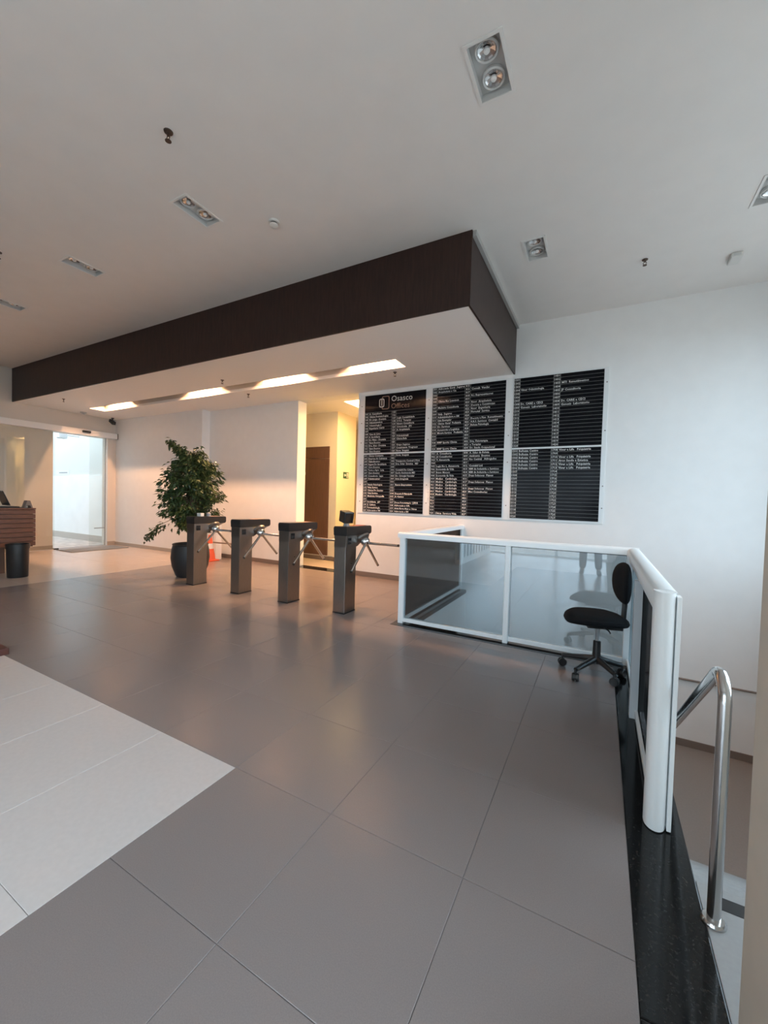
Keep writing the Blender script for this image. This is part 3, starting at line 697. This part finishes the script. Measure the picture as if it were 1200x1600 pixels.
# a pair of small white cups / card on the head by the tree
t = thing('card_stand', (-5.515, 4.16, 1.052), 'small grey card stand on the turnstile head under the tree leaves', 'stand')
obj('card', box(B(), -0.05, 0.04, -0.03, 0.03, 0.0, 0.05, 0.004), 'light_plastic', t)
obj('knob', lathe(B(), [(0, 0), (0.035, 0), (0.035, 0.045), (0.02, 0.06), (0, 0.062)], 14, (0.03, 0.12, 0)), 'grey_plastic', t, True)

# ------------------------------------------------------------------ potted tree
pt = thing('potted_tree', (-6.15, 4.45, 0.0), 'bushy green ficus tree in a large dark pot behind the turnstile', 'plant')
prof = [(0, 0.0), (0.21, 0.0), (0.225, 0.02), (0.285, 0.18), (0.305, 0.32), (0.295, 0.45), (0.275, 0.53), (0.285, 0.545), (0.275, 0.555), (0.255, 0.545), (0.25, 0.49), (0, 0.49)]
obj('pot', lathe(B(), prof, 36), 'pot_plastic', pt, True)
obj('soil', lathe(B(), [(0, 0.512), (0.15, 0.508), (0.248, 0.495), (0.248, 0.4915), (0, 0.4915)], 24), 'soil', pt, True)
bm = B(); tips = []
tr = [(0, 0, 0.50), (0.02, 0.01, 0.75), (-0.01, 0.0, 1.0), (0.02, 0.0, 1.3), (0.0, 0.0, 1.7), (-0.1, -0.02, 2.05)]
tube(bm, tr, 0.02, 8, radii=[0.030, 0.027, 0.024, 0.02, 0.014, 0.006])
rnd = random.Random(3)
def crown(z):           # half width of the crown by height
    k = [(0.62, 0.20), (0.80, 0.36), (1.0, 0.50), (1.25, 0.58), (1.5, 0.59), (1.7, 0.54), (1.9, 0.40), (2.05, 0.30), (2.2, 0.17), (2.34, 0.06)]
    for (a, ra), (b, rb) in zip(k, k[1:]):
        if a <= z <= b: return 0.93*(ra+(rb-ra)*(z-a)/(b-a))
    return 0.05
for i in range(150):
    zb = rnd.uniform(0.75, 1.95); a = rnd.uniform(0, 2*PI); zt = min(2.30, zb + rnd.uniform(-0.10, 0.36)); rr_ = crown(zt)*rnd.uniform(0.55, 1.02)
    p0 = Vector((0.0, 0.0, zb)); p1 = Vector((rr_*0.55*math.cos(a), rr_*0.55*math.sin(a), (zb+zt)/2+0.08)); p2 = Vector((rr_*math.cos(a), rr_*math.sin(a), zt))
    if p2.x > 0.38 and p2.y < 0.2 and p2.z < 1.2: continue
    tube(bm, [p0, p1, p2], 0.006, 5, radii=[0.008, 0.005, 0.002]); tips.append((p0, p1, p2))
# one long twig hanging out over the lower left, one upright at the top
hang = [Vector((-0.35, -0.12, 0.95)), Vector((-0.62, -0.22, 0.82)), Vector((-0.78, -0.26, 0.60))]
tube(bm, [Vector((0, 0, 1.0))]+hang, 0.005, 5); tips += [(Vector((-0.2, -0.06, 0.98)), hang[1], hang[2])]*2
topt = [Vector((-0.1, 0, 2.0)), Vector((-0.28, -0.08, 2.18)), Vector((-0.38, -0.12, 2.30))]
tube(bm, topt, 0.004, 5); tips += [tuple(topt)]*3
obj('trunk', bm, 'bark', pt, True)
bm = B()
def leaf(bm, p, d, L, wd):
    d = d.normalized(); s = d.cross(Vector((0, 0, 1)));
    s = s.normalized() if s.length > 1e-3 else Vector((1, 0, 0))
    s = (Matrix.Rotation(rnd.uniform(-0.9, 0.9), 3, d) @ s); n = s.cross(d)
    a = bm.verts.new(p); b = bm.verts.new(p + d*L*0.45 + s*wd/2 + n*0.006); c = bm.verts.new(p + d*L*0.45 - s*wd/2 + n*0.006)
    e = bm.verts.new(p + d*L - n*L*0.12); m_ = bm.verts.new(p + d*L*0.5 - n*0.004)
    bm.faces.new((a, b, m_)); bm.faces.new((a, m_, c)); bm.faces.new((b, e, m_)); bm.faces.new((m_, e, c))
for p0, p1, p2 in tips:
    for k in range(46):
        u = rnd.uniform(0.35, 1.0) if k else 1.0
        q = (1-u)**2*p0 + 2*u*(1-u)*p1 + u*u*p2
        q = q + Vector((rnd.gauss(0, 0.035), rnd.gauss(0, 0.035), rnd.gauss(0, 0.03)))
        out = Vector((q.x, q.y, 0)); out = out.normalized() if out.length > 0.02 else Vector((1, 0, 0))
        dd = out*rnd.uniform(0.2, 1.0) + Vector((rnd.gauss(0, 0.5), rnd.gauss(0, 0.5), rnd.uniform(-0.9, 0.15)))
        if q.x > 0.46 and q.y < 0.15 and q.z < 1.16: continue
        leaf(bm, q, dd, rnd.uniform(0.065, 0.11), rnd.uniform(0.032, 0.048))
fo = obj('foliage', bm, 'leaf', pt); fo['kind'] = 'stuff'

# ------------------------------------------------------------------ traffic cone with bar
t = thing('traffic_cone', (-7.25, 5.70, 0.0), 'orange traffic cone with a white band standing by the back wall', 'cone')
obj('base', box(B(), -0.14, 0.14, -0.14, 0.14, 0.0, 0.03, 0.008), 'orange_plastic', t)
def rz(z): return 0.115 - 0.085*(z-0.03)/0.52
obj('body', lathe(B(), [(0, 0.0301), (rz(0.03), 0.0301), (rz(0.24), 0.24), (rz(0.38), 0.38), (rz(0.55), 0.55), (0, 0.55)], 24), 'orange_plastic', t, True)
obj('reflective_band', lathe(B(), [(rz(0.26)+0.0005, 0.26), (rz(0.26)+0.002, 0.26), (rz(0.37)+0.002, 0.37), (rz(0.37)+0.0005, 0.37)], 24), 'cone_white', t, True)
t = thing('cone_bar', (-7.25, 5.70, 0.40), 'thin brown barrier bar reaching from the traffic cone along the wall', 'bar')
obj('bar', tube(B(), [(0.11, 0, 0.0), (0.90, 0.08, 0.0)], 0.016, 10), 'brown_base', t, True)
obj('bar_foot', tube(B(), [(0.88, 0.08, -0.40), (0.88, 0.08, -0.016)], 0.014, 10), 'brown_base', t, True)
t = thing('cabinet', (-7.55, 5.90, 0.0), 'low white wall cabinet half hidden behind the potted tree', 'cabinet')
obj('body', box(B(), -0.30, 0.30, -0.06, 0.098, 0.0, 0.75, 0.004), 'wall_paint', t)
obj('door', box(B(), -0.28, 0.28, -0.072, -0.0601, 0.12, 0.73, 0.003), 'wall_paint', t)

# ------------------------------------------------------------------ reception desk and what stands on and by it
dk = thing('reception_desk', (-8.50, 2.0, 0.0), 'reception desk faced with horizontal reddish wood planks above a dark recessed base', 'desk')
Y0, Y1 = -1.3, 1.19
NP = 8; ph = 0.615/NP
for i in range(NP):
    obj('plank', box(B(), -0.012, 0.012, Y0, Y1, 0.445+i*ph+0.004, 0.445+(i+1)*ph-0.004, 0.003, 1), 'desk_wood', dk)
for i in range(NP):
    obj('end_plank', box(B(), -0.62, -0.0125, Y1-0.024, Y1, 0.445+i*ph+0.004, 0.445+(i+1)*ph-0.004, 0.003, 1), 'desk_wood', dk)
obj('carcass', box(B(), -0.60, -0.013, Y0+0.03, Y1-0.03, 0.43, 1.05), 'desk_dark', dk)
obj('base', box(B(), -0.50, -0.15, Y0+0.10, Y1-0.35, 0.0, 0.4299), 'desk_dark', dk)
obj('top', box(B(), -0.64, 0.016, Y0, Y1+0.005, 1.0601, 1.085, 0.004), 'desk_wood', dk)
t = thing('laptop', (-8.80, 2.90, 1.0855), 'dark laptop screen standing open on the reception desk', 'laptop')
obj('keyboard_base', box(B(), -0.13, 0.10, -0.19, 0.15, 0.0, 0.02, 0.004), 'black_plastic', t)
mt = Matrix.Rotation(math.radians(22), 4, 'X')
obj('screen', box(B(), -0.16, 0.13, 0.02, 0.035, 0.03, 0.29, 0.004, mtx=mt @ Matrix.Translation((0, 0, 0))), 'screen_black', t)
t = thing('tent_sign', (-8.60, 3.115, 1.0855), 'small brown A-shaped tent sign on the reception desk', 'sign')
bm = B(); prism(bm, [(-0.058, 0.0), (-0.020, 0.125), (0.020, 0.125), (0.058, 0.0), (0.035, 0.0), (0.022, 0.04), (-0.022, 0.04), (-0.035, 0.0)], 'x', -0.06, 0.06)
obj('folded_board', bm, 'brown_base', t)
obj('inner_card', box(B(), -0.05, 0.05, -0.012, 0.012, 0.046, 0.075), 'light_plastic', t)
bn = thing('waste_bin', (-8.14, 2.83, 0.0), 'black cylindrical waste bin in front of the reception desk', 'bin')
obj('body', lathe(B(), [(0, 0.0), (0.128, 0.0), (0.132, 0.01), (0.142, 0.50), (0.138, 0.50), (0.128, 0.02), (0, 0.02)], 30), 'black_plastic', bn, True)
obj('rim', lathe(B(), [(0.1425, 0.455), (0.149, 0.455), (0.151, 0.525), (0.146, 0.53), (0.139, 0.525), (0.139, 0.5005)], 30), 'black_plastic', bn, True)
tag(obj('wooden_plinth', box(B(), -5.6, -4.33, 1.05, 1.45, 0.0, 0.055, 0.004), 'red_wood'), 'low dark red wooden plinth at the corner of the pale tiles', 'plinth')

# ------------------------------------------------------------------ ceiling fittings
def downlight():
    t = thing('downlight', (0, 0, 0), 'x', 'light', 'twin spot downlights in the ceiling')
    obj('frame', slab(B(), 'z', -LW, LW, -LD, LD, -0.006, -0.0005, holes=[(-LW+0.02, LW-0.02, -LD+0.02, LD-0.02)]), 'fixture_white', t)
    bm = B(); h = 0.05; a, b = LW-0.0185, LD-0.0185
    box(bm, -a, a, -b, b, h, h+0.004)
    for x in (-a, a-0.002): box(bm, x, x+0.002, -b, b, 0.0, h)
    for y in (-b, b-0.002): box(bm, -a, a, y, y+0.002, 0.0, h)
    obj('tray', bm, 'fixture_grey', t)
    for s in (-1, 1):
        c = (0, s*0.088, 0)
        lp = obj('lamp_ring', lathe(B(), [(0.062, 0.049), (0.070, 0.049), (0.072, 0.030), (0.066, 0.022), (0.058, 0.026), (0.056, 0.036), (0.056, 0.049)], 28, c), 'fixture_grey', t, True)
        bm = lathe(B(), [(0.055, 0.030), (0.045, 0.036), (0.022, 0.046), (0.0, 0.048)], 12, c)
        obj('reflector', bm, 'reflector', lp)
        obj('bulb', lathe(B(), [(0, 0.016), (0.014, 0.018), (0.020, 0.026), (0.018, 0.040), (0, 0.044)], 12, c), 'bulb_glass', lp, True)
    return t
D0 = downlight()
dl = ['twin spot downlight, the one high above the lobby floor next to the dark fascia corner', 'twin spot downlight between the dark fascia side and the white directory wall', 'twin spot downlight over the stairwell',
      'twin spot downlight between the smoke detector and the sprinkler', 'twin spot downlight following the detector one along the dark fascia', 'twin spot downlight before the last ones, above the reception side',
      'twin spot downlight nearest the entrance wall', 'twin spot downlight over the pale tiles', 'twin spot downlight over the head of the stair']
for i, (x, y) in enumerate(LIGHTS):
    t = D0 if i == 0 else copy_tree(D0)
    t.location = (x, y, ZC); t['label'] = dl[i]
def sprinkler(x, y, z, label, s=1.0):
    t = thing('sprinkler', (x, y, z), label, 'sprinkler', 'sprinkler heads')
    obj('rosette', lathe(B(), [(0, -0.0005), (0.032*s, -0.0005), (0.030*s, -0.008*s), (0.012*s, -0.012*s), (0, -0.012*s)], 16), 'bronze', t, True)
    bm = lathe(B(), [(0, -0.0121*s), (0.011*s, -0.0121*s), (0.011*s, -0.03*s), (0, -0.03*s)], 10)
    for q in (-1, 1): tube(bm, [(q*0.009*s, 0, -0.028*s), (q*0.018*s, 0, -0.045*s), (q*0.004*s, 0, -0.066*s)], 0.0035*s, 6)
    obj('frame', bm, 'bronze', t, True)
    obj('deflector', lathe(B(), [(0, -0.066*s), (0.022*s, -0.066*s), (0.022*s, -0.070*s), (0, -0.070*s)], 12), 'bronze', t, True)
sprinkler(-2.885, 1.86, ZC, 'bronze sprinkler head on the plain ceiling between the downlights', 1.0)
sprinkler(0.31, 5.13, ZC, 'bronze sprinkler head on the ceiling near the white directory wall', 0.9)
sprinkler(-6.02, 1.92, ZC, 'bronze sprinkler head on the ceiling above the reception side', 1.0)
for x, y, lb in ((-9.94, 4.20, 'sprinkler head under the lowered ceiling near the entrance'), (-5.63, 4.62, 'sprinkler head under the lowered ceiling on the lobby side of the light slot'),
                 (-5.92, 5.45, 'sprinkler head under the lowered ceiling on the wall side of the light slot'), (-2.80, 5.40, 'sprinkler head under the lowered ceiling at the end of the light slot')):
    sprinkler(x, y, ZS, lb, 0.9)
t = thing('smoke_detector', (-2.87, 2.92, ZC), 'round white smoke detector on the ceiling by the dark fascia', 'detector')
obj('base', lathe(B(), [(0, -0.0005), (0.052, -0.0005), (0.052, -0.018), (0, -0.018)], 24), 'light_plastic', t, True)
obj('sensing_head', lathe(B(), [(0, -0.0301), (0.040, -0.0301), (0.040, -0.046), (0.025, -0.056), (0, -0.058)], 24), 'light_plastic', t, True)
obj('vent_ring', lathe(B(), [(0, -0.0181), (0.034, -0.0181), (0.034, -0.030), (0, -0.030)], 24), 'black_plastic', t, True)
t = thing('motion_detector', (1.13, 5.46, ZC), 'small white wedge-shaped motion detector on the ceiling near the back wall', 'detector')
obj('housing', box(B(), -0.05, 0.05, -0.085, 0.085, -0.05, -0.0005, 0.012), 'light_plastic', t)
obj('lens', box(B(), -0.03, 0.03, -0.0925, -0.0851, -0.04, -0.012, 0.003), 'fixture_grey', t)
t = thing('security_camera', (-11.18, 5.80, ZS), 'small dark security camera in the corner above the entrance', 'camera')
obj('mount', lathe(B(), [(0, -0.0005), (0.035, -0.0005), (0.03, -0.02), (0.012, -0.025), (0.012, -0.06), (0, -0.06)], 14), 'black_plastic', t, True)
obj('body', box(B(), -0.10, 0.10, -0.04, 0.04, -0.05, 0.03, 0.012, mtx=Matrix.Translation((0.05, -0.03, -0.10)) @ Matrix.Rotation(0.5, 4, 'Y')), 'black_plastic', t)
t = thing('ceiling_speaker', (-11.10, 5.10, ZS), 'small flat grey fitting under the lowered ceiling above the entrance', 'fitting')
obj('plate', lathe(B(), [(0, -0.0005), (0.07, -0.0005), (0.065, -0.02), (0, -0.025)], 18), 'grey_alu', t, True)
obj('stem', tube(B(), [(0, 0, -0.0251), (0.05, 0, -0.05)], 0.015, 8), 'grey_alu', t, True)

# ------------------------------------------------------------------ behind the viewer: the white slotted bench wall and the photographer (seen mirrored in the glass)
t = thing('slotted_counter', (-2.75, -1.9, 0.0), 'long white counter with dark upright ventilation slots, mirrored in the balustrade glass', 'counter')
obj('body', slab(B(), 'x', -1.25, 1.5, 0.001, 0.55, -0.06, 0.06, holes=[(-1.1+0.25*i, -1.0+0.25*i, 0.14, 0.42) for i in range(10)]), 'wall_paint', t)
obj('backing', box(B(), -0.05, -0.045, -1.2, 1.45, 0.10, 0.46), 'black_plastic', t)
obj('top', box(B(), -0.10, 0.10, -1.27, 1.52, 0.5505, 0.58, 0.004), 'wall_paint', t)

def person():
    P0 = Vector((-0.16, -0.92, 0))
    t = thing('person', P0, 'person in dark trousers and grey shirt holding a phone, seen mirrored in the balustrade glass', 'person')
    def skin_mesh(name, verts, edges, rad, m, root=0, parent=t):
        me = bpy.data.meshes.new(name); me.from_pydata(verts, edges, [])
        o = bpy.data.objects.new(name, me); C.objects.link(o); me.materials.append(M[m])
        md = o.modifiers.new('skin', 'SKIN'); md.use_smooth_shade = True
        sl = me.skin_vertices[0].data if me.skin_vertices else None
        if sl is None:
            bm_ = bmesh.new(); bm_.from_mesh(me); bm_.verts.layers.skin.verify(); bm_.to_mesh(me); bm_.free(); sl = me.skin_vertices[0].data
        for i, r in enumerate(rad):
            sl[i].radius = r if isinstance(r, tuple) else (r, r); sl[i].use_root = (i == root)
        sb = o.modifiers.new('sub', 'SUBSURF'); sb.levels = 2; sb.render_levels = 2
        bpy.context.view_layer.update()
        dg = bpy.context.evaluated_depsgraph_get(); nm = bpy.data.meshes.new_from_object(o.evaluated_get(dg))
        nm.name = name; bpy.data.objects.remove(o)
        for p in nm.polygons: p.use_smooth = True
        return obj(name, nm, m, parent)
    # one continuous body: pelvis root, spine, head, arms reaching to the phone, legs
    V = [(0,0,0.93),(0,0.01,1.08),(0,0.0,1.25),(0,0.0,1.40),(0,0.02,1.49),(0,0.04,1.57),(0,0.05,1.66),(0,0.045,1.73),
         (-0.17,0.0,1.40),(-0.22,0.06,1.16),(-0.10,0.34,1.22),(-0.03,0.47,1.30),
         (0.17,0.0,1.40),(0.23,0.06,1.16),(0.16,0.36,1.22),(0.17,0.50,1.30),
         (-0.10,0.0,0.86),(-0.12,0.03,0.50),(-0.13,0.0,0.10),(-0.14,0.07,0.045),(-0.15,0.16,0.035),
         (0.10,0.0,0.86),(0.14,0.05,0.50),(0.16,0.02,0.10),(0.17,0.09,0.045),(0.19,0.18,0.035)]
    E = [(0,1),(1,2),(2,3),(3,4),(4,5),(5,6),(6,7),(3,8),(8,9),(9,10),(10,11),(3,12),(12,13),(13,14),(14,15),(0,16),(16,17),(17,18),(18,19),(19,20),(0,21),(21,22),(22,23),(23,24),(24,25)]
    Rd = [(0.15,0.11),(0.13,0.10),(0.15,0.105),(0.13,0.09),0.055,(0.07,0.08),(0.075,0.09),(0.05,0.06),0.06,0.045,0.036,0.028,0.06,0.045,0.036,0.028,0.085,0.06,0.042,0.042,0.03,0.085,0.06,0.042,0.042,0.03]
    skin_mesh('body', V, E, Rd, 'skin')
    k = lambda ids: [V[i] for i in ids]
    skin_mesh('trousers', k([0,16,17,18,21,22,23]), [(0,1),(1,2),(2,3),(0,4),(4,5),(5,6)], [(0.165,0.125),0.10,0.078,0.07,0.10,0.078,0.07], 'denim')
    skin_mesh('shirt', k([1,2,3,8,9,12,13]), [(0,1),(1,2),(2,3),(3,4),(2,5),(5,6)], [(0.16,0.125),(0.165,0.12),(0.145,0.10),0.075,0.062,0.075,0.062], 'shirt')
    skin_mesh('shoe', k([18,19,20]), [(0,1),(1,2)], [0.045,0.05,0.036], 'shoe_leather')
    skin_mesh('shoe', k([23,24,25]), [(0,1),(1,2)], [0.045,0.05,0.036], 'shoe_leather')
    hb = cushion(B(), 0.088, 0.105, 0.085, Matrix.Translation((0, 0.03, 1.715)), e=2)
    obj('hair', hb, 'hair', t, True)
    for q, bx_ in ((-1, V[11]), (1, V[15])):
        for n in range(4):
            s0 = Vector(bx_) + Vector((-q*0.01, 0.01, -0.028+n*0.019))
            skin_mesh('finger', [tuple(s0), tuple(s0+Vector((-q*0.005, 0.04, 0.004))), tuple(s0+Vector((-q*0.03, 0.06, 0.006)))], [(0,1),(1,2)], [0.010,0.009,0.007], 'skin')
        s0 = Vector(bx_) + Vector((-q*0.01, -0.005, 0.03))
        skin_mesh('thumb', [tuple(s0), tuple(s0+Vector((-q*0.02, 0.02, 0.03))), tuple(s0+Vector((-q*0.045, 0.025, 0.035)))], [(0,1),(1,2)], [0.011,0.010,0.008], 'skin')
    ph_ = tag(obj('smartphone', box(B(), P0.x-0.005, P0.x+0.145, P0.y+0.585, P0.y+0.594, 1.27, 1.345, 0.004), 'black_gloss'), 'black smartphone held sideways in both hands of the person', 'phone')
person()
